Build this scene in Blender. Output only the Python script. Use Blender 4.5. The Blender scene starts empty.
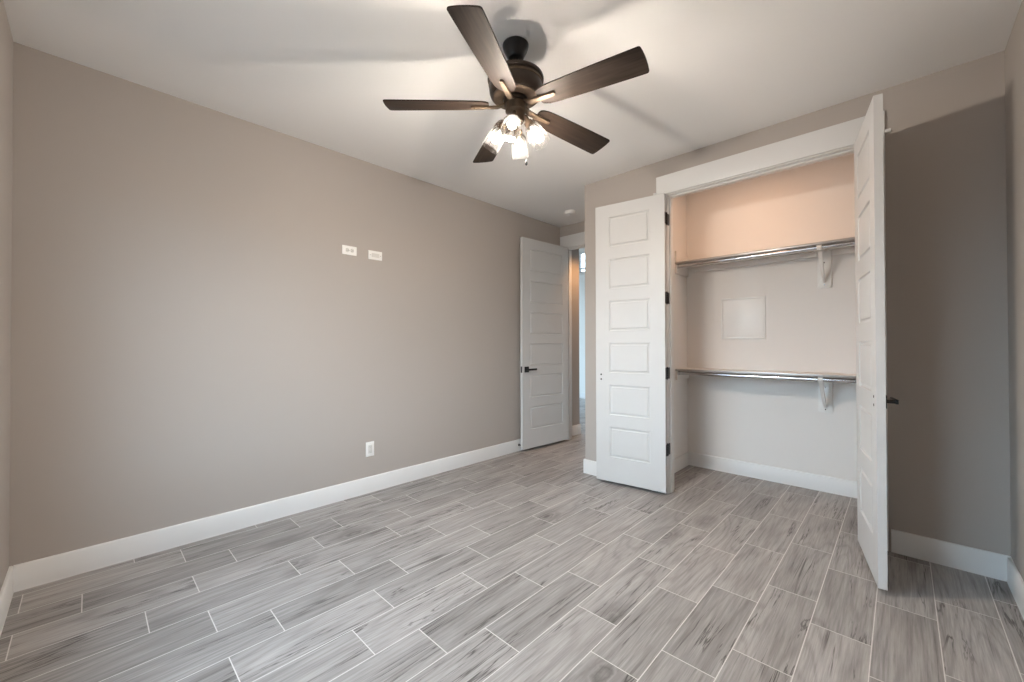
import bpy, bmesh, math, random
from mathutils import Vector, Matrix
random.seed(7)
C = bpy.context.scene.collection
SC = bpy.context.scene
PI = math.pi

# ------------------------------------------------------------------ camera, world, window light, exposure
cam = bpy.data.cameras.new('camera')
cam.sensor_width = 36.0
cam.sensor_fit = 'HORIZONTAL'
cam.lens = 406.18 / 1024 * 36.0
cam.clip_start = 0.02
camo = bpy.data.objects.new('camera', cam)
C.objects.link(camo)
YAW, PITCH, ROLL = -0.7643, 0.0085, -0.0022
_f = Vector((math.sin(YAW) * math.cos(PITCH), math.cos(YAW) * math.cos(PITCH), math.sin(PITCH)))
_r = Vector((math.cos(YAW), -math.sin(YAW), 0))
_u = _r.cross(_f)
_r2 = _r * math.cos(ROLL) + _u * math.sin(ROLL)
_u2 = _u * math.cos(ROLL) - _r * math.sin(ROLL)
camo.matrix_world = Matrix(((_r2.x, _u2.x, -_f.x, 3.1918), (_r2.y, _u2.y, -_f.y, 0.266),
                            (_r2.z, _u2.z, -_f.z, 1.2218), (0, 0, 0, 1)))
SC.camera = camo

SKY_STRENGTH = 10.5
BULB_STRENGTH = 2350.0
HALL_POWER = 45.0
CLOSET_POWER = 3.5
w = bpy.data.worlds.new('daylight')
SC.world = w
w.use_nodes = True
nt = w.node_tree
nt.nodes.clear()
out = nt.nodes.new('ShaderNodeOutputWorld')
bg = nt.nodes.new('ShaderNodeBackground')
tc = nt.nodes.new('ShaderNodeTexCoord')
sep = nt.nodes.new('ShaderNodeSeparateXYZ')
rmp = nt.nodes.new('ShaderNodeValToRGB')
mr = nt.nodes.new('ShaderNodeMapRange')
mr.inputs['From Min'].default_value = -1
nt.links.new(tc.outputs['Generated'], sep.inputs[0])
nt.links.new(sep.outputs['Z'], mr.inputs['Value'])
nt.links.new(mr.outputs[0], rmp.inputs[0])
e = rmp.color_ramp.elements
e[0].position = 0.0
e[0].color = (0.10, 0.105, 0.11, 1)
e[1].position = 1.0
e[1].color = (0.52, 0.75, 1.0, 1)
k = e.new(0.485)
k.color = (0.16, 0.17, 0.18, 1)
k = e.new(0.53)
k.color = (0.66, 0.85, 1.0, 1)
nt.links.new(rmp.outputs[0], bg.inputs['Color'])
bg.inputs['Strength'].default_value = SKY_STRENGTH
nt.links.new(bg.outputs[0], out.inputs[0])


def portal(name, loc, rot, sx, sy):
    l = bpy.data.lights.new(name, 'AREA')
    l.shape = 'RECTANGLE'
    l.size, l.size_y = sx, sy
    l.cycles.is_portal = True
    o = bpy.data.objects.new(name, l)
    o.location = loc
    o.rotation_euler = rot
    C.objects.link(o)


# sky light comes in by the windows only
WX0, WX1, WZ0, WZ1 = 0.75, 2.30, 0.55, 2.20
portal('window_portal', ((WX0 + WX1) / 2, -0.13, (WZ0 + WZ1) / 2), (PI / 2, 0, PI), WX1 - WX0, WZ1 - WZ0)

hl = bpy.data.lights.new('hall_ceiling_lamp', 'SPOT')
hl.energy = HALL_POWER
hl.shadow_soft_size = 0.06
hl.spot_size = math.radians(95)
hl.spot_blend = 0.7
hl.color = (1.0, 0.52, 0.22)
hlo = bpy.data.objects.new('hall_ceiling_lamp', hl)
hlo.location = (0.34, 4.86, 2.72)
C.objects.link(hlo)

cl = bpy.data.lights.new('closet_ceiling_lamp', 'AREA')
cl.shape = 'DISK'
cl.size = 0.30
cl.energy = CLOSET_POWER
cl.color = (1.0, 0.60, 0.37)
clo = bpy.data.objects.new('closet_ceiling_lamp', cl)
clo.location = (2.28, 3.86, 2.725)
C.objects.link(clo)

SC.view_settings.view_transform = 'Standard'
SC.view_settings.look = 'None'
SC.view_settings.gamma = 1.0
SC.view_settings.use_curve_mapping = False
SC.view_settings.exposure = 0.52
try:
    SC.cycles.use_denoising = True
    SC.cycles.max_bounces = 14
    SC.cycles.diffuse_bounces = 8
    SC.cycles.sample_clamp_indirect = 6.0
    SC.cycles.caustics_reflective = False
    SC.cycles.caustics_refractive = False
except Exception:
    pass

# ------------------------------------------------------------------ materials


def mat(name, color, rough=0.5, metal=0.0, spec=0.5, bump=0.0, bscale=200.0, var=0.0, vscale=6.0):
    m = bpy.data.materials.new(name)
    m.use_nodes = True
    nt = m.node_tree
    b = nt.nodes['Principled BSDF']
    b.inputs['Base Color'].default_value = (*color, 1)
    b.inputs['Roughness'].default_value = rough
    b.inputs['Metallic'].default_value = metal
    b.inputs['Specular IOR Level'].default_value = spec
    tc = nt.nodes.new('ShaderNodeTexCoord')
    if bump:
        n = nt.nodes.new('ShaderNodeTexNoise')
        n.inputs['Scale'].default_value = bscale
        n.inputs['Detail'].default_value = 3
        bp = nt.nodes.new('ShaderNodeBump')
        bp.inputs['Strength'].default_value = bump
        bp.inputs['Distance'].default_value = 0.001
        nt.links.new(tc.outputs['Object'], n.inputs['Vector'])
        nt.links.new(n.outputs[0], bp.inputs['Height'])
        nt.links.new(bp.outputs[0], b.inputs['Normal'])
    if var:
        n = nt.nodes.new('ShaderNodeTexNoise')
        n.inputs['Scale'].default_value = vscale
        n.inputs['Detail'].default_value = 4
        r = nt.nodes.new('ShaderNodeValToRGB')
        r.color_ramp.elements[0].position = 0.3
        r.color_ramp.elements[1].position = 0.7
        r.color_ramp.elements[0].color = (*[c * (1 - var) for c in color], 1)
        r.color_ramp.elements[1].color = (*[min(1, c * (1 + var)) for c in color], 1)
        nt.links.new(tc.outputs['Object'], n.inputs['Vector'])
        nt.links.new(n.outputs[0], r.inputs[0])
        nt.links.new(r.outputs[0], b.inputs['Base Color'])
    return m


M_WALL = mat('greige_wall_paint', (0.445, 0.405, 0.372), 0.75, spec=0.25, bump=0.25, bscale=260)
M_CEIL = mat('ceiling_paint', (0.87, 0.86, 0.845), 0.85, spec=0.2, bump=0.25, bscale=220)
M_CLOSET = mat('closet_wall_paint', (0.77, 0.75, 0.73), 0.75, spec=0.25, bump=0.2, bscale=260)
M_FARWALL = mat('far_room_paint', (0.80, 0.80, 0.78), 0.75, spec=0.25, bump=0.2, bscale=260)
M_TRIM = mat('white_trim_paint', (0.74, 0.74, 0.735), 0.38, spec=0.45, var=0.01)
M_DOOR = mat('white_door_paint', (0.61, 0.61, 0.605), 0.42, spec=0.45, var=0.01)
M_SHELF = mat('white_shelf_board', (0.74, 0.72, 0.70), 0.5, var=0.02)
M_NOSE = mat('grey_metal_shelf_edge', (0.42, 0.41, 0.40), 0.35, metal=0.6, var=0.03)
M_CHROME = mat('chrome', (0.55, 0.56, 0.58), 0.16, metal=1.0, bump=0.02, bscale=30)
M_BRACKET = mat('white_enamel', (0.80, 0.80, 0.79), 0.35, var=0.01)
M_BLACK = mat('matte_black_metal', (0.012, 0.012, 0.013), 0.35, metal=0.3, spec=0.5, bump=0.05)
M_HOLE = mat('dark_screw_hole', (0.01, 0.01, 0.01), 0.8, bump=0.05)
M_BRONZE = mat('dark_bronze', (0.045, 0.033, 0.026), 0.38, metal=0.6, var=0.12, vscale=20)
M_BRONZE2 = mat('brushed_bronze', (0.11, 0.076, 0.050), 0.55, metal=0.4, spec=0.3, var=0.10, vscale=40)
M_PLASTIC = mat('white_plastic', (0.87, 0.86, 0.84), 0.35, var=0.01)
M_PLASTIC2 = mat('white_plastic_insert', (0.70, 0.69, 0.66), 0.4, var=0.01)
M_SLOT = mat('grey_outlet_slot', (0.30, 0.30, 0.29), 0.6, var=0.01)
M_PANEL = mat('white_access_panel', (0.80, 0.80, 0.79), 0.4, var=0.01)
M_RUBBER = mat('dark_rubber', (0.02, 0.02, 0.022), 0.6, bump=0.05)


def wood_blade():
    m = mat('dark_walnut_blade', (0.05, 0.033, 0.024), 0.55, spec=0.2)
    nt = m.node_tree
    b = nt.nodes['Principled BSDF']
    tc = nt.nodes.new('ShaderNodeTexCoord')
    mp = nt.nodes.new('ShaderNodeMapping')
    mp.inputs['Scale'].default_value = (2.5, 40, 40)
    n = nt.nodes.new('ShaderNodeTexNoise')
    n.inputs['Scale'].default_value = 2.0
    n.inputs['Detail'].default_value = 5
    r = nt.nodes.new('ShaderNodeValToRGB')
    r.color_ramp.elements[0].position = 0.3
    r.color_ramp.elements[1].position = 0.72
    r.color_ramp.elements[0].color = (0.015, 0.0095, 0.007, 1)
    r.color_ramp.elements[1].color = (0.036, 0.024, 0.017, 1)
    nt.links.new(tc.outputs['Object'], mp.inputs[0])
    nt.links.new(mp.outputs[0], n.inputs['Vector'])
    nt.links.new(n.outputs[0], r.inputs[0])
    nt.links.new(r.outputs[0], b.inputs['Base Color'])
    return m


M_BLADE = wood_blade()


def glass_mat(name, tint=(1, 1, 1), base=0.06, haze=0.0):
    m = bpy.data.materials.new(name)
    m.use_nodes = True
    nt = m.node_tree
    nt.nodes.clear()
    o = nt.nodes.new('ShaderNodeOutputMaterial')
    mx = nt.nodes.new('ShaderNodeMixShader')
    t = nt.nodes.new('ShaderNodeBsdfTransparent')
    t.inputs[0].default_value = (*tint, 1)
    g = nt.nodes.new('ShaderNodeBsdfGlossy')
    g.inputs['Roughness'].default_value = 0.06
    lw = nt.nodes.new('ShaderNodeLayerWeight')
    lw.inputs['Blend'].default_value = 0.35
    ma = nt.nodes.new('ShaderNodeMath')
    ma.operation = 'MULTIPLY_ADD'
    ma.inputs[1].default_value = 0.55
    ma.inputs[2].default_value = base
    nt.links.new(lw.outputs['Facing'], ma.inputs[0])
    nt.links.new(ma.outputs[0], mx.inputs[0])
    nt.links.new(t.outputs[0], mx.inputs[1])
    nt.links.new(g.outputs[0], mx.inputs[2])
    tr = nt.nodes.new('ShaderNodeBsdfTranslucent')
    tr.inputs[0].default_value = (1, 1, 1, 1)
    mx2 = nt.nodes.new('ShaderNodeMixShader')
    mx2.inputs[0].default_value = haze
    nt.links.new(mx.outputs[0], mx2.inputs[1])
    nt.links.new(tr.outputs[0], mx2.inputs[2])
    nt.links.new(mx2.outputs[0], o.inputs[0])
    return m


M_GLASS = glass_mat('clear_jar_glass', (0.97, 0.96, 0.94), 0.06, 0.003)
M_PANE = glass_mat('window_glass', (0.98, 0.99, 0.99), 0.03)


def emit_mat(name, color, s):
    m = bpy.data.materials.new(name)
    m.use_nodes = True
    nt = m.node_tree
    nt.nodes.clear()
    o = nt.nodes.new('ShaderNodeOutputMaterial')
    em = nt.nodes.new('ShaderNodeEmission')
    em.inputs[0].default_value = (*color, 1)
    em.inputs[1].default_value = s
    nt.links.new(em.outputs[0], o.inputs[0])
    return m


M_BULB = emit_mat('warm_lit_bulb', (1.0, 0.905, 0.815), BULB_STRENGTH)


def tile_mat():
    m = mat('grey_wood_look_tile', (0.3, 0.28, 0.26), 0.42, spec=0.4)
    nt = m.node_tree
    L = nt.links.new
    b = nt.nodes['Principled BSDF']
    tc = nt.nodes.new('ShaderNodeTexCoord')
    at = nt.nodes.new('ShaderNodeAttribute')
    at.attribute_name = 'tile'
    sp = nt.nodes.new('ShaderNodeSeparateColor')
    L(at.outputs['Color'], sp.inputs[0])
    # each tile looks up its own stretch of grain
    off = nt.nodes.new('ShaderNodeVectorMath')
    off.operation = 'SCALE'
    off.inputs['Scale'].default_value = 23.0
    L(at.outputs['Color'], off.inputs[0])
    add = nt.nodes.new('ShaderNodeVectorMath')
    add.operation = 'ADD'
    L(tc.outputs['Object'], add.inputs[0])
    L(off.outputs[0], add.inputs[1])

    def noise(scale, nscale, det, dist, rough=0.55):
        mp = nt.nodes.new('ShaderNodeMapping')
        mp.inputs['Scale'].default_value = scale
        L(add.outputs[0], mp.inputs[0])
        n = nt.nodes.new('ShaderNodeTexNoise')
        n.inputs['Scale'].default_value = nscale
        n.inputs['Detail'].default_value = det
        n.inputs['Roughness'].default_value = rough
        n.inputs['Distortion'].default_value = dist
        L(mp.outputs[0], n.inputs['Vector'])
        return n

    def ramp(src, stops):
        r = nt.nodes.new('ShaderNodeValToRGB')
        els = r.color_ramp.elements
        els[0].position, els[0].color = stops[0][0], (*stops[0][1], 1)
        els[1].position, els[1].color = stops[-1][0], (*stops[-1][1], 1)
        for ps, cl in stops[1:-1]:
            x = els.new(ps)
            x.color = (*cl, 1)
        L(src, r.inputs[0])
        return r

    def mixc(a, bb, fac, mode='MIX'):
        x = nt.nodes.new('ShaderNodeMix')
        x.data_type = 'RGBA'
        x.blend_type = mode
        if isinstance(fac, float):
            x.inputs['Factor'].default_value = fac
        else:
            L(fac, x.inputs['Factor'])
        L(a, x.inputs['A'])
        L(bb, x.inputs['B'])
        return x.outputs['Result']

    grain = noise((46, 1.5, 1), 2.2, 8, 0.35, 0.72)
    base = ramp(grain.outputs[0], [(0.28, (0.205, 0.187, 0.176)), (0.43, (0.312, 0.291, 0.278)), (0.58, (0.365, 0.343, 0.329)), (0.76, (0.42, 0.396, 0.381))])
    soft = noise((7, 0.9, 1), 1.3, 2, 0.8)
    sr = ramp(soft.outputs[0], [(0.32, (0.84, 0.835, 0.83)), (0.68, (1.08, 1.08, 1.08))])
    c1 = mixc(base.outputs[0], sr.outputs[0], 1.0, 'MULTIPLY')
    # cathedral growth lines
    cn = noise((5.5, 0.55, 1), 1.0, 1.5, 0.3, 0.4)
    cm_ = nt.nodes.new('ShaderNodeMath')
    cm_.operation = 'MULTIPLY'
    cm_.inputs[1].default_value = 95.0
    L(cn.outputs[0], cm_.inputs[0])
    cs_ = nt.nodes.new('ShaderNodeMath')
    cs_.operation = 'SINE'
    L(cm_.outputs[0], cs_.inputs[0])
    ch_ = nt.nodes.new('ShaderNodeMath')
    ch_.operation = 'MULTIPLY_ADD'
    ch_.inputs[1].default_value = 0.5
    ch_.inputs[2].default_value = 0.5
    L(cs_.outputs[0], ch_.inputs[0])
    wr = ramp(ch_.outputs[0], [(0.0, (0.86, 0.855, 0.85)), (0.3, (0.99, 0.99, 0.99)), (1.0, (1.02, 1.02, 1.02))])
    c1 = mixc(c1, wr.outputs[0], 1.0, 'MULTIPLY')
    fg = noise((150, 6, 1), 1.0, 3, 0, 0.6)
    fr_ = ramp(fg.outputs[0], [(0.32, (0.86, 0.86, 0.86)), (0.68, (1.12, 1.12, 1.12))])
    c1 = mixc(c1, fr_.outputs[0], 1.0, 'MULTIPLY')
    # dark cracks that run with the grain
    crk = noise((10, 0.42, 1), 1.15, 5, 1.0, 0.6)
    cr = ramp(crk.outputs[0], [(0.30, (0, 0, 0)), (0.488, (0, 0, 0)), (0.503, (1, 1, 1)), (0.518, (0, 0, 0)), (0.9, (0, 0, 0))])
    msk = noise((4, 1.4, 1), 1.6, 1, 0)
    mk = ramp(msk.outputs[0], [(0.46, (0, 0, 0)), (0.58, (1, 1, 1))])
    cm = nt.nodes.new('ShaderNodeMath')
    cm.operation = 'MULTIPLY'
    L(cr.outputs[0], cm.inputs[0])
    L(mk.outputs[0], cm.inputs[1])
    cm2 = nt.nodes.new('ShaderNodeMath')
    cm2.operation = 'MULTIPLY'
    L(cm.outputs[0], cm2.inputs[0])
    cm2.inputs[1].default_value = 1.0
    dk = nt.nodes.new('ShaderNodeRGB')
    dk.outputs[0].default_value = (0.060, 0.052, 0.048, 1)
    c2 = mixc(c1, dk.outputs[0], cm2.outputs[0])
    # sparse knots
    mpk = nt.nodes.new('ShaderNodeMapping')
    mpk.inputs['Scale'].default_value = (4.0, 1.9, 0.0)
    L(add.outputs[0], mpk.inputs[0])
    wob = noise((20, 20, 1), 1.5, 2, 0)
    wa = nt.nodes.new('ShaderNodeVectorMath')
    wa.operation = 'MULTIPLY_ADD'
    L(wob.outputs['Color'], wa.inputs[0])
    wa.inputs[1].default_value = (0.10, 0.10, 0)
    L(mpk.outputs[0], wa.inputs[2])
    vo = nt.nodes.new('ShaderNodeTexVoronoi')
    vo.inputs['Scale'].default_value = 0.85
    L(wa.outputs[0], vo.inputs['Vector'])
    kr = ramp(vo.outputs['Distance'], [(0.0, (0.9, 0.9, 0.9)), (0.04, (0.8, 0.8, 0.8)), (0.075, (0.25, 0.25, 0.25)), (0.10, (0.65, 0.65, 0.65)), (0.135, (0.15, 0.15, 0.15)), (0.16, (0.35, 0.35, 0.35)), (0.30, (0, 0, 0))])
    kg = nt.nodes.new('ShaderNodeMath')
    kg.operation = 'GREATER_THAN'
    kg.inputs[1].default_value = 0.5
    L(sp.outputs[1], kg.inputs[0])
    km = nt.nodes.new('ShaderNodeMath')
    km.operation = 'MULTIPLY'
    L(kg.outputs[0], km.inputs[0])
    L(kr.outputs[0], km.inputs[1])
    c3 = mixc(c2, dk.outputs[0], km.outputs[0])
    # tile to tile tone
    mrn = nt.nodes.new('ShaderNodeMapRange')
    mrn.inputs['To Min'].default_value = 0.86
    mrn.inputs['To Max'].default_value = 1.12
    L(sp.outputs[0], mrn.inputs['Value'])
    cmb = nt.nodes.new('ShaderNodeCombineColor')
    for i in range(3):
        L(mrn.outputs[0], cmb.inputs[i])
    c4 = mixc(c3, cmb.outputs[0], 1.0, 'MULTIPLY')
    L(c4, b.inputs['Base Color'])
    bp = nt.nodes.new('ShaderNodeBump')
    bp.inputs['Strength'].default_value = 0.25
    bp.inputs['Distance'].default_value = 0.001
    L(grain.outputs[0], bp.inputs['Height'])
    L(bp.outputs[0], b.inputs['Normal'])
    return m


M_TILE = tile_mat()
M_GROUT = mat('pale_grout', (0.68, 0.655, 0.63), 0.8, spec=0.2, var=0.05, vscale=30)

# ------------------------------------------------------------------ mesh helpers


def bx(bm, x0, x1, y0, y1, z0, z1, bev=0.0, seg=2, M=None):
    r = bmesh.ops.create_cube(bm, size=1.0)
    vs = r['verts']
    for v in vs:
        v.co = Vector((x0 + (v.co.x + .5) * (x1 - x0), y0 + (v.co.y + .5) * (y1 - y0), z0 + (v.co.z + .5) * (z1 - z0)))
    geo = list(vs)
    if bev:
        es = {ed for v in vs for ed in v.link_edges}
        rr = bmesh.ops.bevel(bm, geom=list(es), offset=bev, segments=seg, profile=0.5, affect='EDGES')
        geo = list({v for f in rr['faces'] for v in f.verts} | {v for v in vs if v.is_valid})
    if M is not None:
        for v in geo:
            v.co = M @ v.co
    return geo


def lathe(bm, prof, seg=32, M=None, cap0=True, cap1=True):
    rings = []
    for (r, z) in prof:
        ring = []
        for i in range(seg):
            a = 2 * PI * i / seg
            co = Vector((r * math.cos(a), r * math.sin(a), z))
            ring.append(bm.verts.new(M @ co if M is not None else co))
        rings.append(ring)
    for a, b in zip(rings, rings[1:]):
        for i in range(seg):
            j = (i + 1) % seg
            f = bm.faces.new((a[i], a[j], b[j], b[i]))
            f.smooth = True
    if cap0:
        bm.faces.new(list(reversed(rings[0])))
    if cap1:
        bm.faces.new(rings[-1])


def axis_matrix(o, d):
    d = Vector(d).normalized()
    q = Vector((0, 0, 1)).rotation_difference(d)
    return Matrix.Translation(Vector(o)) @ q.to_matrix().to_4x4()


def rod(bm, a, b, r, seg=16, r2=None):
    a, b = Vector(a), Vector(b)
    lathe(bm, [(r, 0), (r if r2 is None else r2, (b - a).length)], seg, axis_matrix(a, b - a))


def tube(bm, pts, r, seg=10):
    pts = [Vector(q) for q in pts]
    rings = []
    ref = None
    for i, q in enumerate(pts):
        d = (pts[min(i + 1, len(pts) - 1)] - pts[max(i - 1, 0)]).normalized()
        if ref is None:
            ref = d.orthogonal().normalized()
        s = (ref - d * ref.dot(d)).normalized()
        ref = s
        t = d.cross(s)
        rr = r[i] if isinstance(r, (list, tuple)) else r
        rings.append([bm.verts.new(q + (s * math.cos(2 * PI * k / seg) + t * math.sin(2 * PI * k / seg)) * rr) for k in range(seg)])
    for a, b in zip(rings, rings[1:]):
        for i in range(seg):
            j = (i + 1) % seg
            bm.faces.new((a[i], a[j], b[j], b[i])).smooth = True
    bm.faces.new(list(reversed(rings[0])))
    bm.faces.new(rings[-1])


def prism(bm, poly, h, M=None, bev=0.0):
    """poly: (x, y) outline, extruded from z=0 to h"""
    lo = [bm.verts.new(Vector((x, y, 0))) for x, y in poly]
    hi = [bm.verts.new(Vector((x, y, h))) for x, y in poly]
    fs = [bm.faces.new(list(reversed(lo))), bm.faces.new(hi)]
    n = len(poly)
    for i in range(n):
        j = (i + 1) % n
        bm.faces.new((lo[i], lo[j], hi[j], hi[i]))
    vs = lo + hi
    if bev:
        es = {ed for f in fs for ed in f.edges}
        rr = bmesh.ops.bevel(bm, geom=list(es), offset=bev, segments=2, profile=0.5, affect='EDGES')
        vs = list({v for f in rr['faces'] for v in f.verts} | {v for v in vs if v.is_valid})
    if M is not None:
        for v in vs:
            v.co = M @ v.co


def obj(name, bm, m, parent=None, label=None):
    bmesh.ops.recalc_face_normals(bm, faces=bm.faces)
    me = bpy.data.meshes.new(name)
    bm.to_mesh(me)
    bm.free()
    for mm in (m if isinstance(m, (list, tuple)) else [m]):
        me.materials.append(mm)
    me.set_sharp_from_angle(angle=math.radians(35))
    o = bpy.data.objects.new(name, me)
    C.objects.link(o)
    if parent is not None:
        o.parent = parent
    if label:
        o['label'] = label
    return o


def tag(o, label, cat, group=None, kind=None):
    o['label'] = label
    o['category'] = cat
    if group:
        o['group'] = group
    if kind:
        o['kind'] = kind
    return o


def empty(name, loc, label, cat, group=None, kind=None, rz=0.0):
    o = bpy.data.objects.new(name, None)
    o.location = loc
    o.rotation_euler = (0, 0, rz)
    o.empty_display_size = 0.1
    C.objects.link(o)
    return tag(o, label, cat, group, kind)


def boxes(name, lst, m, parent=None, bev=0.0, label=None):
    bm = bmesh.new()
    for b in lst:
        bx(bm, *b, bev=bev)
    return obj(name, bm, m, parent, label)


def struct(name, lst, m, label, cat, bev=0.0):
    return tag(boxes(name, lst, m, None, bev), label, cat, None, 'structure')


# ------------------------------------------------------------------ the room
H = 2.74
YE, YF, W, XC = 4.495, 3.5448, 3.5891, 1.0141       # entry wall, closet wall, right wall, closet corner
T = 0.115
CL, CR, CB = 1.617, 3.30, 4.486                     # closet inside
OX0, OX1, OZ = 1.795, 3.062, 2.460                  # closet rough opening
EX0, EX1 = 0.085, 0.935                             # entry rough opening
TALL = 3.75


def make_floor():
    bm = bmesh.new()
    lay = bm.loops.layers.float_color.new('tile')
    P, LN, g = 0.20155, 0.6023, 0.0019
    x_lo, x_hi, y_lo, y_hi = -4.0, W, 0.0, 8.0

    def quad(x0, x1, y0, y1, z, mi, col):
        vs = [bm.verts.new((x, y, z)) for x, y in ((x0, y0), (x1, y0), (x1, y1), (x0, y1))]
        f = bm.faces.new(vs)
        f.material_index = mi
        for lp in f.loops:
            lp[lay] = col
        return vs

    for kx in range(-22, 19):
        xa = 0.0728 + P * kx
        x0, x1 = max(xa + g, x_lo), min(xa + P - g, x_hi)
        if x1 <= x0:
            continue
        row = kx % 4
        ph = 0.050 + 0.2008 * (0, 1, 0, 2)[row]
        n = -1
        while ph + LN * n < y_hi:
            ya = ph + LN * n
            n += 1
            y0, y1 = max(ya + g, y_lo), min(ya + LN - g, y_hi)
            if y1 - y0 < 0.01:
                continue
            quad(x0, x1, y0, y1, 0.0, 0, (random.random(), random.random(), random.random(), 1))
    quad(x_lo, x_hi, y_lo, y_hi, -0.0006, 1, (0, 0, 0, 1))
    bx(bm, x_lo, x_hi, y_lo, y_hi, -0.06, -0.001)
    for f in bm.faces:
        if f.calc_center_median().z < -0.0009:
            f.material_index = 1
    o = obj('floor', bm, [M_TILE, M_GROUT])
    tag(o, 'grey wood-look plank tile floor with pale grout joints', 'floor', None, 'structure')


make_floor()
struct('ceiling', [(-0.12, W + T, -0.12, 4.93, H, H + 0.1)], M_CEIL, 'plain off-white bedroom ceiling the fan hangs from', 'ceiling')
struct('wall_left', [(-T, 0, -0.12, 4.93, 0, H)], M_WALL, 'long greige wall carrying the outlets opposite the camera', 'wall')
struct('wall_right', [(W, W + T, -0.12, YF + T, 0, H)], M_WALL, 'greige side wall at the right edge beside the closet', 'wall')
struct('wall_back', [(0, WX0, -0.12, 0, 0, H), (WX1, W, -0.12, 0, 0, H), (WX0, WX1, -0.12, 0, 0, WZ0), (WX0, WX1, -0.12, 0, WZ1, H)],
       M_WALL, 'greige window wall meeting the left wall at the picture edge', 'wall')
struct('wall_closet_front', [(XC, OX0, YF, YF + T, 0, H), (OX1, W, YF, YF + T, 0, H), (OX0, OX1, YF, YF + T, OZ, H)],
       M_WALL, 'greige wall around the double closet opening', 'wall')
struct('wall_alcove_side', [(XC, XC + T, YF + T, YE, 0, H)], M_WALL, 'greige return wall between closet and bedroom doorway', 'wall')
struct('wall_entry', [(0, EX0, YE, YE + T, 0, H), (EX1, CL - T, YE, YE + T, 0, H), (EX0, EX1, YE, YE + T, OZ, H)],
       M_WALL, 'greige wall holding the bedroom doorway', 'wall')
struct('wall_closet_left', [(CL - T, CL, YF + T, CB + T, 0, H)], M_CLOSET, 'pale inner side wall of the closet by the hinged left door', 'wall')
struct('wall_closet_right', [(CR, CR + T, YF + T, CB + T, 0, H)], M_CLOSET, 'pale inner side wall of the closet behind the right door', 'wall')
struct('wall_closet_back', [(CL, CR, CB, CB + T, 0, H)], M_CLOSET, 'pale back wall inside the closet behind both rods', 'wall')

# hall and the room beyond it
struct('wall_hall_right', [(1.6, 1.6 + T, YE + T, 8.0, 0, TALL)], M_WALL, 'greige hall wall beyond the bedroom doorway', 'wall')
struct('wall_far', [(-4.0, -2.12, 8.0, 8.12, 0, TALL), (-0.2, 1.6, 8.0, 8.12, 0, TALL), (-2.12, -0.2, 8.0, 8.12, 0, 2.83), (-2.12, -0.2, 8.0, 8.12, 3.33, TALL)],
       M_FARWALL, 'pale far wall under the high window seen through the doorway', 'wall')
struct('wall_far_left', [(-4.12, -4.0, 4.93, 5.4, 0, TALL), (-4.12, -4.0, 7.6, 8.12, 0, TALL), (-4.12, -4.0, 5.4, 7.6, 0, 0.3), (-4.12, -4.0, 5.4, 7.6, 2.9, TALL)],
       M_FARWALL, 'pale side wall of the room past the hall', 'wall')
struct('wall_far_front', [(-4.0, -T, 4.81, 4.93, 0, TALL), (-T, 1.6, 4.93, 5.03, H, TALL)], M_FARWALL, 'pale near wall of the room past the hall', 'wall')
struct('ceiling_far', [(-4.12, 1.72, 4.93, 8.12, TALL, TALL + 0.1)], M_CEIL, 'high ceiling of the room past the hall', 'ceiling')
portal('far_window_portal', (-1.16, 8.13, 3.08), (-PI / 2, 0, PI), 1.9, 0.5)
portal('added_window_portal', (-4.13, 6.5, 1.6), (0, -PI / 2, 0), 2.6, 2.2)  # portal for the added, unseen side window


def window(name, label, x0, x1, y0, y1, z0, z1, rails, axis='y', mull=1):
    """frame with panes filling an opening that runs along x (axis y = depth) or along y"""
    root = empty(name, (0, 0, 0), label, 'window', None, 'structure')
    f = 0.045
    bm = bmesh.new()
    if axis == 'y':
        B = lambda a0, a1, c0, c1: bx(bm, a0, a1, y0, y1, c0, c1, bev=0.003)
        lo, hi = x0, x1
    else:
        B = lambda a0, a1, c0, c1: bx(bm, x0, x1, a0, a1, c0, c1, bev=0.003)
        lo, hi = y0, y1
    B(lo, lo + f, z0, z1)
    B(hi - f, hi, z0, z1)
    B(lo + f, hi - f, z0, z0 + f)
    B(lo + f, hi - f, z1 - f, z1)
    for i in range(1, mull + 1):
        c = lo + (hi - lo) * i / (mull + 1)
        B(c - .025, c + .025, z0 + f, z1 - f)
    for zr in rails:
        B(lo + f, hi - f, zr - .018, zr + .018)
    obj('window_frame', bm, M_TRIM, root)
    m_ = 0.5
    if axis == 'y':
        yc = (y0 + y1) / 2
        boxes('pane', [(x0 + f, x1 - f, yc - .003, yc + .003, z0 + f, z1 - f)], M_PANE, root)
    else:
        xc = (x0 + x1) / 2
        boxes('pane', [(xc - .003, xc + .003, y0 + f, y1 - f, z0 + f, z1 - f)], M_PANE, root)
    return root


window('window_1', 'white framed bedroom window behind the viewer', WX0, WX1, -0.095, -0.035, WZ0, WZ1, [1.38])
w2 = window('window_2', 'high white framed window glimpsed through the bedroom doorway', -2.12, -0.2, 8.03, 8.09, 2.83, 3.33, [2.945])
boxes('window_sill', [(-2.17, -0.15, 7.965, 8.029, 2.805, 2.835)], M_TRIM, w2, 0.004)
window('added_window', 'large unseen side window added to light the room past the hall', -4.09, -4.03, 5.4, 7.6, 0.3, 2.9, [1.55], 'x')  # unseen window added to brighten the room past the hall

# baseboards
BH, BT = 0.130, 0.014


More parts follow.
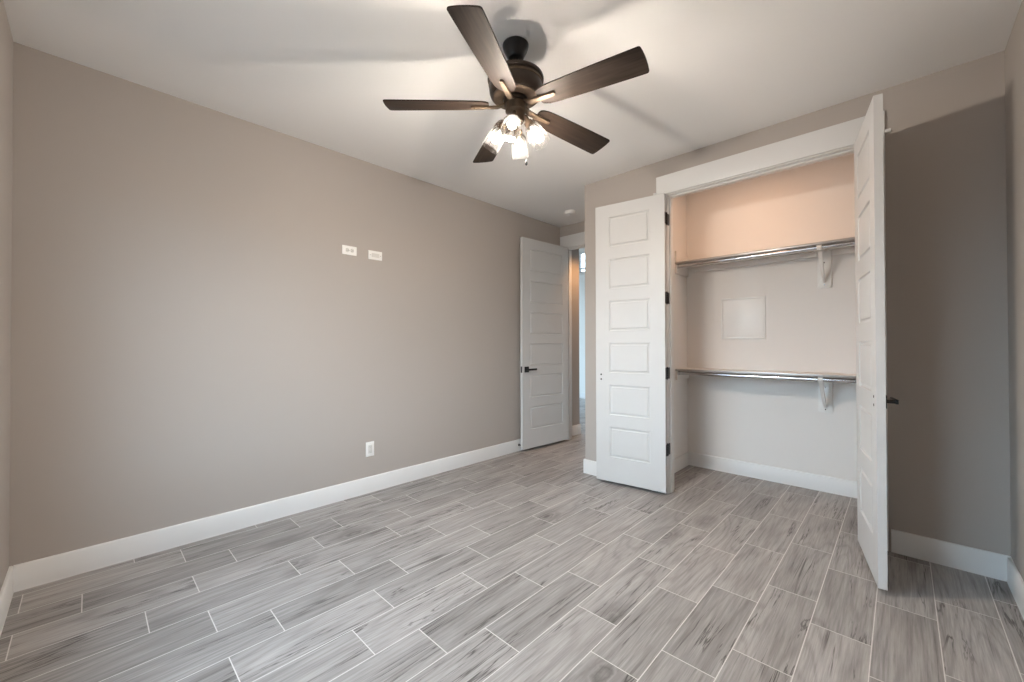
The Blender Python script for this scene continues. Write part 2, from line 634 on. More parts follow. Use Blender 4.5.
def bb(name, label, segs):
    bm = bmesh.new()
    for (x0, y0, x1, y1, nx, ny) in segs:
        # outline swept along the wall: flat board with an eased top and a thin line of caulk at the foot
        d = Vector((x1 - x0, y1 - y0, 0))
        ln = d.length
        d.normalize()
        n = Vector((nx, ny, 0))
        prof = [(0, 0), (BT + .002, 0), (BT + .002, .004), (BT, .006), (BT, BH - .008), (BT - .004, BH - .002), (BT - .007, BH), (0, BH)]
        a = [bm.verts.new(Vector((x0, y0, 0.0003)) + n * p_ + Vector((0, 0, q_))) for p_, q_ in prof]
        b = [bm.verts.new(Vector((x0, y0, 0.0003)) + d * ln + n * p_ + Vector((0, 0, q_))) for p_, q_ in prof]
        for i in range(len(prof)):
            j = (i + 1) % len(prof)
            bm.faces.new((a[i], a[j], b[j], b[i]))
        bm.faces.new(a)
        bm.faces.new(list(reversed(b)))
    o = obj(name, bm, M_TRIM)
    return tag(o, label, 'baseboard', None, 'structure')


e_ = 0.0005
bl = bb('baseboard_left', 'long white baseboard along the wall with the outlets', [(e_, BT, e_, YE, 1, 0)])
bb('baseboard_back', 'white baseboard under the window wall', [(0, e_, W, e_, 0, 1)])
bb('baseboard_right', 'white baseboard along the right side wall', [(W - e_, BT, W - e_, YF - BT, -1, 0)])
bb('baseboard_closet_corner', 'short white baseboard wrapping the corner left of the open closet door',
   [(XC - BT, YF - e_, 1.720, YF - e_, 0, -1), (XC - e_, YF, XC - e_, YE, -1, 0)])
bb('baseboard_shaded', 'white baseboard in the shade right of the open closet door', [(3.140, YF - e_, W, YF - e_, 0, -1)])
bb('baseboard_closet_inside', 'white baseboard running around the inside of the closet',
   [(CL + e_, YF + T, CL + e_, CB, 1, 0), (CL + BT, CB - e_, CR - BT, CB - e_, 0, -1), (CR - e_, YF + T, CR - e_, CB, -1, 0)])
bb('baseboard_hall', 'warm lit baseboard just past the bedroom doorway', [(e_, YE + T, e_, 4.93, 1, 0), (-T, 4.93 + e_, BT, 4.93 + e_, 0, 1)])
bb('baseboard_far', 'white baseboard at the far wall past the hall', [(-4.0, 8.0 - e_, 1.6, 8.0 - e_, 0, -1)])

# closet casing and jambs
JL, JR, JT = 1.813, 3.042, 2.446                  # jamb faces
CY = YF - 0.018
HZ = [0.365, 0.985, 1.598, 2.245]                 # hinge heights


def hinge_bm(px, py, sx, z):
    bm = bmesh.new()
    h = 0.046
    for i in range(5):
        z0 = z - h + i * 2 * h / 5
        rod(bm, (px, py, z0 + .0008), (px, py, z0 + 2 * h / 5 - .0008), 0.0062, 12)
    lathe(bm, [(0.0045, 0), (0.0058, .002), (0.003, .006)], 12, Matrix.Translation((px, py, z + h)))
    lathe(bm, [(0.003, -.006), (0.0058, -.002), (0.0045, 0)], 12, Matrix.Translation((px, py, z - h)))
    return bm, h


tr = empty('trim_1', (JL, YF, 0), 'wide white casing framing the open double closet', 'door casing', None, 'structure')


def child_world(o, root):
    o.matrix_parent_inverse = root.matrix_basis.inverted()
    return o


def rb(name, lst, m, root, bev=0.0, label=None):
    return child_world(boxes(name, lst, m, root, bev, label), root)


rb('header', [(1.729, 3.130, CY, YF - .0004, 2.452, 2.606)], M_TRIM, tr, 0.002)
rb('side_casing', [(1.729, 1.808, CY, YF - .0004, 0.0005, 2.4515)], M_TRIM, tr, 0.002)
rb('side_casing', [(3.047, 3.130, CY, YF - .0004, 0.0005, 2.4515)], M_TRIM, tr, 0.002)
rb('casing_peg', [(3.1305, 3.157, CY - .004, YF - .004, 2.470, 2.490)], M_TRIM, tr, 0.003)  # small white block at each outer end of the casing header
rb('casing_peg', [(1.706, 1.7285, CY - .004, YF - .004, 2.462, 2.480)], M_TRIM, tr, 0.003)
tj = empty('trim_2', (JL, YF + .05, 0), 'white jamb lining the closet opening with black hinges', 'door jamb', None, 'structure')
rb('side_jamb', [(OX0 + .0005, JL, YF - .0002, YF + T + .001, .0005, OZ - .0005), (JL, JL + .011, YF + .040, YF + .078, .0005, JT - .0115)], M_TRIM, tj, 0.0015)
rb('side_jamb', [(JR, OX1 - .0005, YF - .0002, YF + T + .001, .0005, OZ - .0005), (JR - .011, JR, YF + .040, YF + .078, .0005, JT - .0115)], M_TRIM, tj, 0.0015)
rb('head_jamb', [(JL + .0003, JR - .0003, YF - .0002, YF + T + .001, JT, OZ - .0005), (JL + .0003, JR - .0003, YF + .040, YF + .078, JT - .011, JT)], M_TRIM, tj, 0.0015)
rb('inner_casing', [(1.729, 1.808, YF + T + .0015, YF + T + .018, .0005, 2.45), (3.047, 3.130, YF + T + .0015, YF + T + .018, .0005, 2.45), (1.729, 3.130, YF + T + .0015, YF + T + .018, 2.4505, 2.58)], M_TRIM, tj, 0.002)
for z in HZ:
    bm, h = hinge_bm(1.818, CY - .006, 1, z)
    bx(bm, JL + .0002, JL + .0022, CY - .004, YF + .032, z - h, z + h)
    child_world(obj('hinge', bm, M_BLACK, tj, 'small black hinge on the white jamb'), tj)
for z in HZ:
    bm, h = hinge_bm(3.037, CY - .006, -1, z)
    bx(bm, JR - .0022, JR - .0002, CY - .004, YF + .032, z - h, z + h)
    child_world(obj('hinge', bm, M_BLACK, tj, 'small black hinge on the white jamb'), tj)

# bedroom doorway
EJL, EJR = 0.104, 0.916
te = empty('trim_3', (EJL, YE, 0), 'white casing around the bedroom doorway', 'door casing', None, 'structure')
rb('header', [(0.0165, 1.0, YE - .018, YE - .0004, 2.452, 2.606)], M_TRIM, te, 0.002)
rb('side_casing', [(0.0165, 0.099, YE - .018, YE - .0004, .0005, 2.4515)], M_TRIM, te, 0.002)
rb('side_casing', [(0.921, 0.999, YE - .018, YE - .0004, .0005, 2.4515)], M_TRIM, te, 0.002)
tk = empty('trim_4', (EJL, YE + .05, 0), 'white jamb lining the bedroom doorway', 'door jamb', None, 'structure')
rb('side_jamb', [(EX0 + .0005, EJL, YE - .0002, YE + T + .001, .0005, OZ - .0005), (EJL, EJL + .011, YE + .040, YE + .078, .0005, JT - .0115)], M_TRIM, tk, .0015)
rb('side_jamb', [(EJR, EX1 - .0005, YE - .0002, YE + T + .001, .0005, OZ - .0005), (EJR - .011, EJR, YE + .040, YE + .078, .0005, JT - .0115)], M_TRIM, tk, .0015)
rb('head_jamb', [(EJL + .0003, EJR - .0003, YE - .0002, YE + T + .001, JT, OZ - .0005), (EJL + .0003, EJR - .0003, YE + .040, YE + .078, JT - .011, JT)], M_TRIM, tk, .0015)
for z in HZ:
    bm, h = hinge_bm(EJL + .005, YE - .024, 1, z)
    bx(bm, EJL + .0002, EJL + .0022, YE - .022, YE + .032, z - h, z + h)
    child_world(obj('hinge', bm, M_BLACK, tk, 'small black hinge on the white jamb'), tk)

# ------------------------------------------------------------------ doors
V0, V1 = 0.012, 0.047
DZ0, DZ1 = 0.030, 2.440


def door_slab(width, s, pu0, pu1, DZ1):
    """slab from the pin along s*x, six stacked raised panels on both faces"""
    bm = bmesh.new()
    u0, u1 = 0.003, width
    pan = [(0.243 + 0.3655 * i, 0.243 + 0.3655 * i + 0.260) for i in range(6)]

    def face(v, din):
        P = lambda u, z, d=0.0: bm.verts.new(Vector((s * u, v + din * d, z)))
        q = lambda a, b, c, d: bm.faces.new((a, b, c, d))

        def rect(ua, ub, za, zb):
            q(P(ua, za), P(ub, za), P(ub, zb), P(ua, zb))
        rect(u0, pu0, DZ0, DZ1)
        rect(pu1, u1, DZ0, DZ1)
        zs = DZ0
        for za, zb in pan:
            rect(pu0, pu1, zs, za)
            zs = zb
        rect(pu0, pu1, zs, DZ1)
        for za, zb in pan:
            rings = []
            for ins, dep in ((0, 0), (0.0030, 0.0060), (0.0055, 0.0085), (0.0165, 0.0085), (0.0195, 0.0050), (0.0225, 0.0016)):
                rings.append([P(pu0 + ins, za + ins, dep), P(pu1 - ins, za + ins, dep), P(pu1 - ins, zb - ins, dep), P(pu0 + ins, zb - ins, dep)])
            for a, b in zip(rings, rings[1:]):
                for i in range(4):
                    j = (i + 1) % 4
                    q(a[i], a[j], b[j], b[i])
            q(*rings[-1])
    face(V0, 1)
    face(V1, -1)
    for (ua, ub) in ((u0, u0), (u1, u1)):
        bm.faces.new([bm.verts.new(Vector((s * ua, v, z))) for v, z in ((V0, DZ0), (V1, DZ0), (V1, DZ1), (V0, DZ1))])
    for z in (DZ0, DZ1):
        bm.faces.new([bm.verts.new(Vector((s * u, v, z))) for u, v in ((u0, V0), (u1, V0), (u1, V1), (u0, V1))])
    bmesh.ops.remove_doubles(bm, verts=bm.verts, dist=0.0001)
    return bm


def lever(root, s, u, z, side, towards=-1):
    """square rose and straight lever; side -1 = face at V0, +1 = face at V1"""
    v = V0 if side < 0 else V1
    bm = bmesh.new()
    a, b = sorted((v + side * .0003, v + side * .009))
    bx(bm, s * u - .033, s * u + .033, a, b, z - .033, z + .033, bev=0.002)
    o = obj('rose', bm, M_BLACK, root)
    bm = bmesh.new()
    rod(bm, (s * u, v + side * .0092, z), (s * u, v + side * .052, z), 0.009, 16)
    a, b = sorted((v + side * .044, v + side * .056))
    d = s * towards
    xa, xb = sorted((s * u - d * .010, s * u + d * .118))
    bx(bm, xa, xb, a, b, z - .0115, z + .0115, bev=0.0025)
    obj('lever', bm, M_BLACK, root)


def door(name, label, pin, rz, s, width, pu0, pu1, top=DZ1):
    root = empty(name, (*pin, 0), label, 'door', None, 'structure', rz)
    obj('door_slab', door_slab(width, s, pu0, pu1, top), M_DOOR, root)
    bm = bmesh.new()
    for z in HZ:
        bx(bm, s * .0008, s * .0027, V0 - .004, V1 - .004, z - .046, z + .046) if s > 0 else bx(bm, -.0027, -.0008, V0 - .004, V1 - .004, z - .046, z + .046)
    obj('hinge_leaf', bm, M_BLACK, root)
    return root


def screw_holes(root, s, u, zs, side):
    v = V0 if side < 0 else V1
    for z in zs:
        bm = bmesh.new()
        lathe(bm, [(0.0075, 0), (0.0075, .0012), (0.006, .0016)], 14, axis_matrix((s * u, v - side * .0002, z), (0, side, 0)))
        obj('screw_hole', bm, M_HOLE, root, 'small black screw hole')


d1 = door('door_1', 'white six-panel closet door folded back flat to the left of the opening', (1.818, CY - .006), math.radians(-172.5), 1, 0.602, 0.125, 0.477)
screw_holes(d1, 1, 0.553, (0.957, 0.915), 1)
lever(d1, 1, 0.553, 0.936, -1)
d2 = door('door_2', 'white six-panel closet door swung out toward the viewer, nearest door', (3.037, CY - .006), math.radians(100.8), -1, 0.588, 0.110, 0.470, 2.4425)
screw_holes(d2, -1, 0.528, (0.957, 0.915), 1)
lever(d2, -1, 0.528, 0.936, -1)
d3 = door('door_3', 'white six-panel bedroom door with black lever opened against the outlet wall', (EJL + .005, YE - .024), math.radians(-94), 1, 0.806, 0.118, 0.688, 2.4425)
lever(d3, 1, 0.745, 0.936, 1)
lever(d3, 1, 0.745, 0.936, -1)
bm = bmesh.new()
bx(bm, .806, .8075, .018, .041, .90, .972)
obj('latch_plate', bm, M_BLACK, d3, 'black latch plate on the door edge')
# door stop screwed to the baseboard behind the bedroom door
ds = empty('door_stop', (BT, 3.69, 0.07), 'small dark door stop on the baseboard behind the bedroom door', 'door stop')
bm = bmesh.new()
lathe(bm, [(0.013, 0), (0.013, .004), (0.006, .006), (0.006, .022)], 16, axis_matrix((.0008, 0, 0), (1, 0, 0)))
obj('stem', bm, M_BLACK, ds)
bm = bmesh.new()
lathe(bm, [(0.0075, .0222), (0.009, .024), (0.009, .030), (0.007, .032)], 16, axis_matrix((.0008, 0, 0), (1, 0, 0)))
obj('rubber_tip', bm, M_RUBBER, ds)

# ------------------------------------------------------------------ closet shelves, rods, brackets, access panel
SD = 0.305           # shelf depth
RY = CB - 0.282      # rod axis


def closet_level(zr, lab, lev):
    zs = zr + 0.0215
    s = empty('closet_shelf', (CL, CB, zs), f'{lev} white closet shelf board with grey front edge above a chrome rod', 'shelf', 'closet shelves')
    o = rb('shelf_board', [(CL + .001, CR - .001, CB - SD + .004, CB - .001, zs, zs + .018)], M_SHELF, s, 0.001)
    rb('front_edge', [(CL + .001, CR - .001, CB - SD, CB - SD + .0038, zs - .0005, zs + .0185)], M_NOSE, s, 0.0008, 'thin grey metal edge strip')
    t_ = empty('trim_5' if lev == 'upper' else 'trim_6', (CL, CB, zs - .05), f'white cleat boards fixed to the closet walls under the {lev} shelf', 'cleat', None, 'structure')
    rb('back_cleat', [(CL + .02, 2.688, CB - .020, CB - .0005, zs - .050, zs - .0003)], M_SHELF, t_, 0.001)
    rb('back_cleat', [(2.786, CR - .02, CB - .018, CB - .0005, zs - .050, zs - .0003)], M_SHELF, t_, 0.001)
    rb('side_cleat', [(CL + .0005, CL + .018, CB - SD + .004, CB - .0006, zs - .09, zs - .0003)], M_SHELF, t_, 0.001)
    if lev == 'upper':
        rb('end_board', [(CL + .0005, CL + .018, CB - SD, CB - .0006, zs + .0188, zs + .125)], M_SHELF, t_, 0.001)
    rb('side_cleat', [(CR - .018, CR - .0005, CB - SD + .004, CB - .0006, zs - .09, zs - .0003)], M_SHELF, t_, 0.001)
    r = empty('closet_rod', (CL, RY, zr), f'{lev} chrome hanging rod across the closet under the shelf', 'closet rod', 'closet rods')
    bm = bmesh.new()
    rod(bm, (CL + .024, RY, zr), (CR - .024, RY, zr), 0.0165, 28)
    child_world(obj('pole', bm, M_CHROME, r), r)
    for xa, sg in ((CL + .0185, 1), (CR - .0185, -1)):
        bm = bmesh.new()
        lathe(bm, [(0.0212, 0), (0.0212, .003), (0.0195, .005), (0.0195, .016), (0.0168, .016)], 24, axis_matrix((xa, RY, zr), (sg, 0, 0)))
        child_world(obj('socket', bm, M_CHROME, r), r)
    bxm = 2.737
    b = empty('shelf_bracket', (bxm, CB, zr - .3), f'white metal bracket propping the {lev} rod and shelf', 'bracket', 'closet brackets')
    # wall plate with rounded lower corners
    bm = bmesh.new()
    hw, zt, zb = 0.047, zs - .002, zr - .290
    poly = [(-hw, zt - zb)]
    for k_ in range(7):
        a = PI + k_ / 6 * PI / 2
        poly.append((-hw + .014 + .014 * math.cos(a), .014 + .014 * math.sin(a)))
    for k_ in range(7):
        a = 1.5 * PI + k_ / 6 * PI / 2
        poly.append((hw - .014 + .014 * math.cos(a), .014 + .014 * math.sin(a)))
    poly.append((hw, zt - zb))
    Mp = Matrix.Translation((bxm, CB - .0008, zb)) @ Matrix(((1, 0, 0, 0), (0, 0, -1, 0), (0, 1, 0, 0), (0, 0, 0, 1)))
    prism(bm, poly, 0.018, Mp, 0.002)
    child_world(obj('wall_plate', bm, M_BRACKET, b), b)
    # brace: sheet-metal channel from low on the plate up to the front, and a horizontal arm under the shelf
    bm = bmesh.new()
    p0 = Vector((bxm, CB - .021, zb + .060))
    p1 = Vector((bxm, RY + .030, zr - .016))
    dd = (p1 - p0)
    n_ = 10
    for sx in (-1, 1):
        pr = []
        for i in range(n_ + 1):
            t = i / n_
            c = p0 + dd * t + Vector((0, 0, -0.028 * math.sin(PI * t)))
            wv = .0065 + .007 * t
            pr.append((c + Vector((sx * wv, 0, 0)), .020 - .006 * t))
        for (a, ha), (b2, hb) in zip(pr, pr[1:]):
            x1_, x2_ = sx * .0018, 0
            vs = []
            for c, h_ in ((a, ha), (b2, hb)):
                for dx in (0, -sx * .003):
                    for hz in (h_, -h_):
                        vs.append(bm.verts.new(c + Vector((dx, hz * .55, hz * .85))))
            for idx in ((0, 1, 5, 4), (2, 3, 7, 6), (0, 2, 6, 4), (1, 3, 7, 5), (0, 1, 3, 2), (4, 5, 7, 6)):
                bm.faces.new([vs[i_] for i_ in idx])
    # web joining the two flanges
    pr = []
    for i in range(n_ + 1):
        t = i / n_
        c = p0 + dd * t + Vector((0, 0, -0.028 * math.sin(PI * t)))
        h_ = .020 - .006 * t
        wv = .0065 + .007 * t
        pr.append([bm.verts.new(c + Vector((sx * wv, -h_ * .55 + dy, -h_ * .85))) for sx, dy in ((-1, 0), (1, 0), (1, .003), (-1, .003))])
    for a, b2 in zip(pr, pr[1:]):
        for i in range(4):
            j = (i + 1) % 4
            bm.faces.new((a[i], a[j], b2[j], b2[i]))
    bmesh.ops.remove_doubles(bm, verts=bm.verts, dist=1e-5)
    child_world(obj('brace', bm, M_BRACKET, b), b)
    bm = bmesh.new()
    bx(bm, bxm - .009, bxm + .009, RY + .019, CB - .0195, zs - .0165, zs - .0006, bev=.0015)
    child_world(obj('arm', bm, M_BRACKET, b), b)
    # hook that wraps the front of the rod
    bm = bmesh.new()
    pts_o, pts_i = [], []
    for i in range(15):
        a = math.radians(20 - i * 250 / 14)
        for lst, rr in ((pts_o, .0235), (pts_i, .0172)):
            lst.append((RY + rr * math.cos(a), zr + rr * math.sin(a)))
    # opens towards the wall top: runs down behind, under and up the front of the rod
    for x0, x1 in ((bxm - .016, bxm + .016),):
        ring = []
        for (yo, zo), (yi, zi) in zip(pts_o, pts_i):
            ring.append([bm.verts.new((x0, yo, zo)), bm.verts.new((x1, yo, zo)), bm.verts.new((x1, yi, zi)), bm.verts.new((x0, yi, zi))])
        for a, b2 in zip(ring, ring[1:]):
            for i in range(4):
                j = (i + 1) % 4
                bm.faces.new((a[i], a[j], b2[j], b2[i]))
        bm.faces.new(ring[0])
        bm.faces.new(list(reversed(ring[-1])))
    child_world(obj('hook', bm, M_BRACKET, b), b)
    for dz in (.028, .21):
        bm = bmesh.new()
        lathe(bm, [(.0055, 0), (.0055, .0012), (.003, .003)], 12, axis_matrix((bxm, CB - .0189, zb + dz), (0, -1, 0)))
        child_world(obj('screw', bm, M_CHROME, b), b)


closet_level(1.972, 'upper', 'upper')
closet_level(0.944, 'lower', 'lower')

ap = empty('access_panel', (2.125, CB, 1.46), 'blank white square access panel on the closet back wall between the rods', 'access panel')
rb('panel_face', [(1.958, 2.294, CB - .007, CB - .0005, 1.287, 1.637)], M_PANEL, ap, 0.0015)
rb('panel_frame', [(1.941, 1.957, CB - .013, CB - .0005, 1.269, 1.655), (2.295, 2.311, CB - .013, CB - .0005, 1.269, 1.655),
                   (1.957, 2.295, CB - .013, CB - .0005, 1.269, 1.286), (1.957, 2.295, CB - .013, CB - .0005, 1.638, 1.655)], M_PANEL, ap, 0.002)

# ------------------------------------------------------------------ outlets on the left wall


def plate_bm(w_, h_):
    bm = bmesh.new()
    bx(bm, .0004, .0062, -w_ / 2, w_ / 2, -h_ / 2, h_ / 2, bev=.0022, seg=2)
    return bm


def recept(root, cy, cz, horiz):
    bm = bmesh.new()
    poly = []
    for k_ in range(28):
        a = 2 * PI * k_ / 28
        x_, y_ = .0172 * math.cos(a), max(-.0135, min(.0135, .0172 * math.sin(a)))
        poly.append((x_, y_))
    if horiz:
        poly = [(-b_, a_) for a_, b_ in poly]
    Mx = Matrix.Translation((.0063, cy, cz)) @ Matrix(((0, 0, 1, 0), (1, 0, 0, 0), (0, 1, 0, 0), (0, 0, 0, 1)))
    prism(bm, poly, .0022, Mx)
    r = obj('receptacle', bm, M_PLASTIC2, root)
    bm = bmesh.new()
    sl = [(-.0062, .0035, .0011, .0042), (.0062, .0035, .0011, .0036), (0, -.0068, .0026, .0026)]
    for (a_, b_, ha, hb) in sl:
        if horiz:
            a_, b_, ha, hb = -b_, a_, hb, ha
        bx(bm, .0086, .0089, cy + a_ - ha, cy + a_ + ha, cz + b_ - hb, cz + b_ + hb)
    obj('slot', bm, M_HOLE, r)


o1 = empty('wall_outlet', (0, 1.712, 1.978), 'sideways white duplex outlet high on the wall, left of the blank plate', 'outlet')
obj('cover_plate', plate_bm(.117, .072), M_PLASTIC, o1)
recept(o1, -.0195, 0, True)
recept(o1, .0195, 0, True)
bm = bmesh.new()
lathe(bm, [(.003, 0), (.003, .0008), (.0015, .0014)], 12, axis_matrix((.0063, 0, 0), (1, 0, 0)))
obj('screw', bm, M_CHROME, o1)

o2 = empty('cable_plate', (0, 1.933, 1.972), 'sideways white cable plate high on the wall, right of the duplex outlet', 'wall plate')
obj('cover_plate', plate_bm(.122, .074), M_PLASTIC, o2)
bm = bmesh.new()
bx(bm, .0063, .0082, -.034, .034, -.0165, .0165, bev=.0008)
obj('insert', bm, M_PLASTIC2, o2)
for dy in (-.046, .046):
    bm = bmesh.new()
    lathe(bm, [(.003, 0), (.003, .0008), (.0015, .0014)], 12, axis_matrix((.0063, dy, 0), (1, 0, 0)))
    obj('screw', bm, M_CHROME, o2)

o3 = empty('wall_outlet', (0, 1.887, 0.357), 'upright white outlet plate low on the wall just above the baseboard', 'outlet')
obj('cover_plate', plate_bm(.072, .120), M_PLASTIC, o3)
bm = bmesh.new()
bx(bm, .0063, .0082, -.0165, .0165, -.034, .034, bev=.0008)
ins = obj('insert', bm, M_PLASTIC2, o3)
for cz in (-.019, .019):
    for (a_, b_, ha, hb) in ((-.0062, .003, .0009, .0040), (.0062, .003, .0009, .0034), (0, -.007, .0020, .0020)):
        bm = bmesh.new()
        bx(bm, .0083, .0085, a_ - ha, a_ + ha, cz + b_ - hb, cz + b_ + hb)
        obj('slot', bm, M_SLOT, ins)
for dz in (-.048, .048):
    bm = bmesh.new()
    lathe(bm, [(.003, 0), (.003, .0008), (.0015, .0014)], 12, axis_matrix((.0063, 0, dz), (1, 0, 0)))
    obj('screw', bm, M_PLASTIC2, o3)

# ------------------------------------------------------------------ smoke detector
sd = empty('smoke_detector', (0.481, 4.057, H), 'round white smoke detector on the ceiling near the bedroom doorway', 'smoke detector')
bm = bmesh.new()
lathe(bm, [(.058, -.0004), (.062, -.003), (.062, -.010)], 36)
obj('mounting_base', bm, M_PLASTIC, sd)
bm = bmesh.new()
lathe(bm, [(.064, -.0104), (.066, -.014), (.064, -.028), (.056, -.037), (.030, -.042), (.008, -.043)], 36)
obj('body', bm, M_PLASTIC, sd)
bm = bmesh.new()
lathe(bm, [(.010, -.0432), (.010, -.0455), (.008, -.046)], 20, Matrix.Translation((.0, .0, 0)))
obj('test_button', bm, M_PLASTIC2, sd)

# ------------------------------------------------------------------ ceiling fan
FX, FY = 1.791, 1.758
fan = empty('ceiling_fan', (FX, FY, H), 'dark five-blade ceiling fan with four lit clear glass jar lamps', 'ceiling fan')
ZB = 2.432 - H        # blade plane below the ceiling


def L(name, prof, m, seg=48, M=None, label=None, c0=True, c1=True):
    bm = bmesh.new()
    lathe(bm, prof, seg, M, c0, c1)
    return obj(name, bm, m, fan, label)


L('canopy', [(.062, -.0006), (.066, -.004), (.066, -.010), (.060, -.030), (.046, -.058), (.040, -.070), (.034, -.074)], M_BLACK)
L('downrod', [(.0165, -.0745), (.0165, -.150)], M_BLACK)
L('coupling', [(.020, -.118), (.029, -.123), (.031, -.140), (.036, -.150), (.040, -.156)], M_BRONZE)
L('motor_housing', [(.040, -.1562), (.085, -.158), (.128, -.165), (.140, -.172), (.1425, -.180), (.1405, -.188), (.134, -.192), (.134, -.225), (.132, -.246), (.126, -.262), (.118, -.270), (.060, -.2715)], M_BRONZE, 64)
L('motor_band', [(.1335, -.1965), (.1375, -.199), (.1375, -.207), (.1335, -.2095)], M_BRONZE2, 64, c0=False, c1=False)
L('bottom_plate', [(.064, -.2720), (.110, -.2720), (.112, -.2740), (.108, -.2765), (.064, -.2775)], M_BRONZE2, 64, label='lighter bronze ring under the motor')
L('flywheel', [(.050, -.2780), (.062, -.2795), (.064, -.286), (.062, -.297), (.050, -.2985)], M_BRONZE)
L('switch_housing', [(.046, -.299), (.052, -.302), (.052, -.340), (.046, -.346), (.044, -.350), (.044, -.384), (.038, -.394), (.020, -.398)], M_BRONZE2)
L('finial', [(.016, -.3982), (.018, -.406), (.013, -.418), (.006, -.424)], M_BRONZE2, 24)

# blades with their irons
TH0, TX, TY, RT = 5.1794, -0.020, -0.009, 0.656
PITCH_B = math.radians(12.5)


def blade_outline():
    r0, r1 = 0.135, RT
    top, n = [], 14
    prof = [(0.0, .046), (.05, .053), (.15, .058), (.4, .063), (.7, .067), (1.0, .070)]

    def hw(t):
        for (a, wa), (b, wb) in zip(prof, prof[1:]):
            if a <= t <= b:
                return wa + (wb - wa) * (t - a) / (b - a)
        return prof[-1][1]
    up = [(r0 + (r1 - r0 - .006) * i / n, hw(i / n)) for i in range(n + 1)]
    out = []
    # rounded root corners
    rc = .018
    for i in range(5):
        a = PI - i * PI / 2 / 4
        out.append((r0 + rc + rc * math.cos(a), up[0][1] - rc + rc * math.sin(a)))
    out += [q for q in up[1:-1]]
    rt = .012
    w1 = up[-1][1]
    for i in range(6):
        a = PI / 2 - i * PI / 2 / 5
        out.append((r1 - .004 - rt + rt * math.cos(a), w1 - rt + rt * math.sin(a)))
    # gently bowed tip
    half = list(out)
    tip = [(r1 + .004 * (1 - (y / (w1 - rt)) ** 2) - .004 + .0, y) for y in (.04, .02, 0, -.02, -.04)]
    low = [(x, -y) for x, y in reversed(half)]
    return half + tip + low


OUT = blade_outline()
for k_ in range(5):
    a = TH0 + k_ * 2 * PI / 5
    slope = TX * math.cos(a) + TY * math.sin(a) - .026
    base = Matrix.Rotation(a, 4, 'Z') @ Matrix.Rotation(-math.atan(slope), 4, 'Y')
    Mb = Matrix.Translation((0, 0, ZB)) @ base @ Matrix.Rotation(-PITCH_B, 4, 'X')
    bm = bmesh.new()
    prism(bm, OUT, .0062, Matrix.Translation((0, 0, -.0031)), 0.0012)
    b = obj('blade', bm, M_BLADE, fan)
    b.matrix_local = Mb
    # iron: tapered bar under the blade rising to the flywheel
    bm = bmesh.new()
    st = [(.090, .0150, -.0085), (.120, .0135, -.0100), (.150, .0120, -.0092), (.195, .0105, -.0088), (.220, .0095, -.0088), (.226, .006, -.0088)]
    rg = []
    for (r_, hw_, z_) in st:
        rg.append([bm.verts.new((r_, -hw_, z_ - .0045)), bm.verts.new((r_, hw_, z_ - .0045)), bm.verts.new((r_, hw_, z_ + .0045)), bm.verts.new((r_, -hw_, z_ + .0045))])
    for p_, q_ in zip(rg, rg[1:]):
        for i in range(4):
            j = (i + 1) % 4
            bm.faces.new((p_[i], p_[j], q_[j], q_[i]))
    bm.faces.new(rg[0])
    bm.faces.new(list(reversed(rg[-1])))
    # root of the iron, level, bolted under the flywheel
    inv = Mb.inverted()
    Mflat = Matrix.Translation((0, 0, -.3040)) @ Matrix.Rotation(a, 4, 'Z')
    r0 = [bm.verts.new(inv @ (Mflat @ Vector(c))) for c in ((.0535, -.015, -.0035), (.0535, .015, -.0035), (.0535, .015, .0045), (.0535, -.015, .0045))]
    for i in range(4):
        j = (i + 1) % 4
        bm.faces.new((r0[i], r0[j], rg[0][j], rg[0][i]))
    bm.faces.new(list(reversed(r0)))
    bm.faces.remove([f for f in bm.faces if set(f.verts) == set(rg[0])][0])
    for r_ in (.208,):
        lathe(bm, [(.0055, -.0134), (.0055, -.0150), (.003, -.0165)], 12, Matrix.Translation((r_, 0, 0)))
    irn = obj('blade_iron', bm, M_BRONZE2, b)

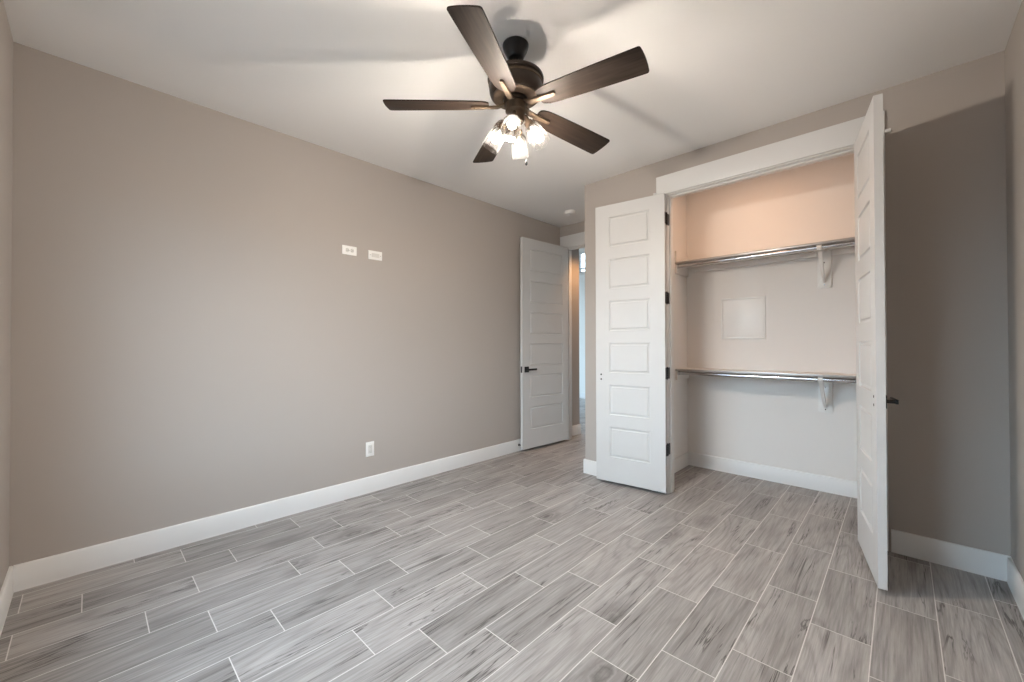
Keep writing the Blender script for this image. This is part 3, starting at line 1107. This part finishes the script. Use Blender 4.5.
# light kit: four sockets, jars and bulbs
TILT = math.radians(33)
for k_ in range(4):
    a = math.radians(-57.7) + k_ * PI / 2
    rad = Vector((math.cos(a), math.sin(a), 0))
    ax = rad * math.sin(TILT) + Vector((0, 0, -math.cos(TILT)))
    o_ = rad * .054 + Vector((0, 0, -.388))
    s0 = o_ + ax * .012
    bm = bmesh.new()
    tube(bm, [rad * .038 + Vector((0, 0, -.366)), rad * .050 + Vector((0, 0, -.374)), o_ - ax * .004 + rad * .004, s0 + ax * .002], [.011, .012, .012, .012], 16)
    Ms = axis_matrix(s0, ax)
    lathe(bm, [(.013, 0), (.0215, .003), (.0225, .010), (.0225, .030), (.0205, .032)], 28, Ms)
    arm = obj('lamp_socket', bm, M_BRONZE2, fan)
    # jar shade: double walled clear glass
    bm = bmesh.new()
    po = [(.0232, .022), (.0320, .030), (.0390, .043), (.0425, .060), (.0450, .094), (.0475, .130), (.0480, .137)]
    pi_ = [(.0455, .137), (.0430, .094), (.0405, .060), (.0370, .044), (.0305, .0325), (.0232, .0265)]
    lathe(bm, po + pi_, 36, Ms, False, False)
    sh = obj('glass_shade', bm, M_GLASS, fan, 'clear glass jar shade')
    bm = bmesh.new()
    lathe(bm, [(.0202, .0720), (.0195, .0775), (.0160, .0825), (.010, .0858), (.002, .0870)], 24, Ms)
    bl_ = obj('bulb', bm, M_BULB, fan, 'glowing warm white bulb')
    bm = bmesh.new()  # opaque collar added to keep bulb light off ceiling and blades
    lathe(bm, [(.0085, .0335), (.0095, .037), (.0140, .047), (.0185, .058), (.0205, .0718)], 24, Ms)
    obj('bulb_shield', bm, M_PLASTIC, bl_, 'opaque white collar added to block upward bulb light')

# pull chain
R_ = Vector((math.cos(YAW), -math.sin(YAW), 0))
cx = R_ * .053
bm = bmesh.new()
z = -.372
pts = [Vector((cx.x * .8, cx.y * .8, -.374)), Vector((cx.x, cx.y, -.384)), Vector((cx.x, cx.y, -.585))]
tube(bm, pts, .0005, 6)
pc = obj('pull_chain', bm, M_BRONZE, fan)
bm = bmesh.new()
lathe(bm, [(.0015, -.583), (.004, -.588), (.0065, -.600), (.0060, -.608), (.002, -.613)], 16, Matrix.Translation((cx.x, cx.y, 0)))
obj('pull_fob', bm, M_BLACK, pc, 'small dark pull fob')
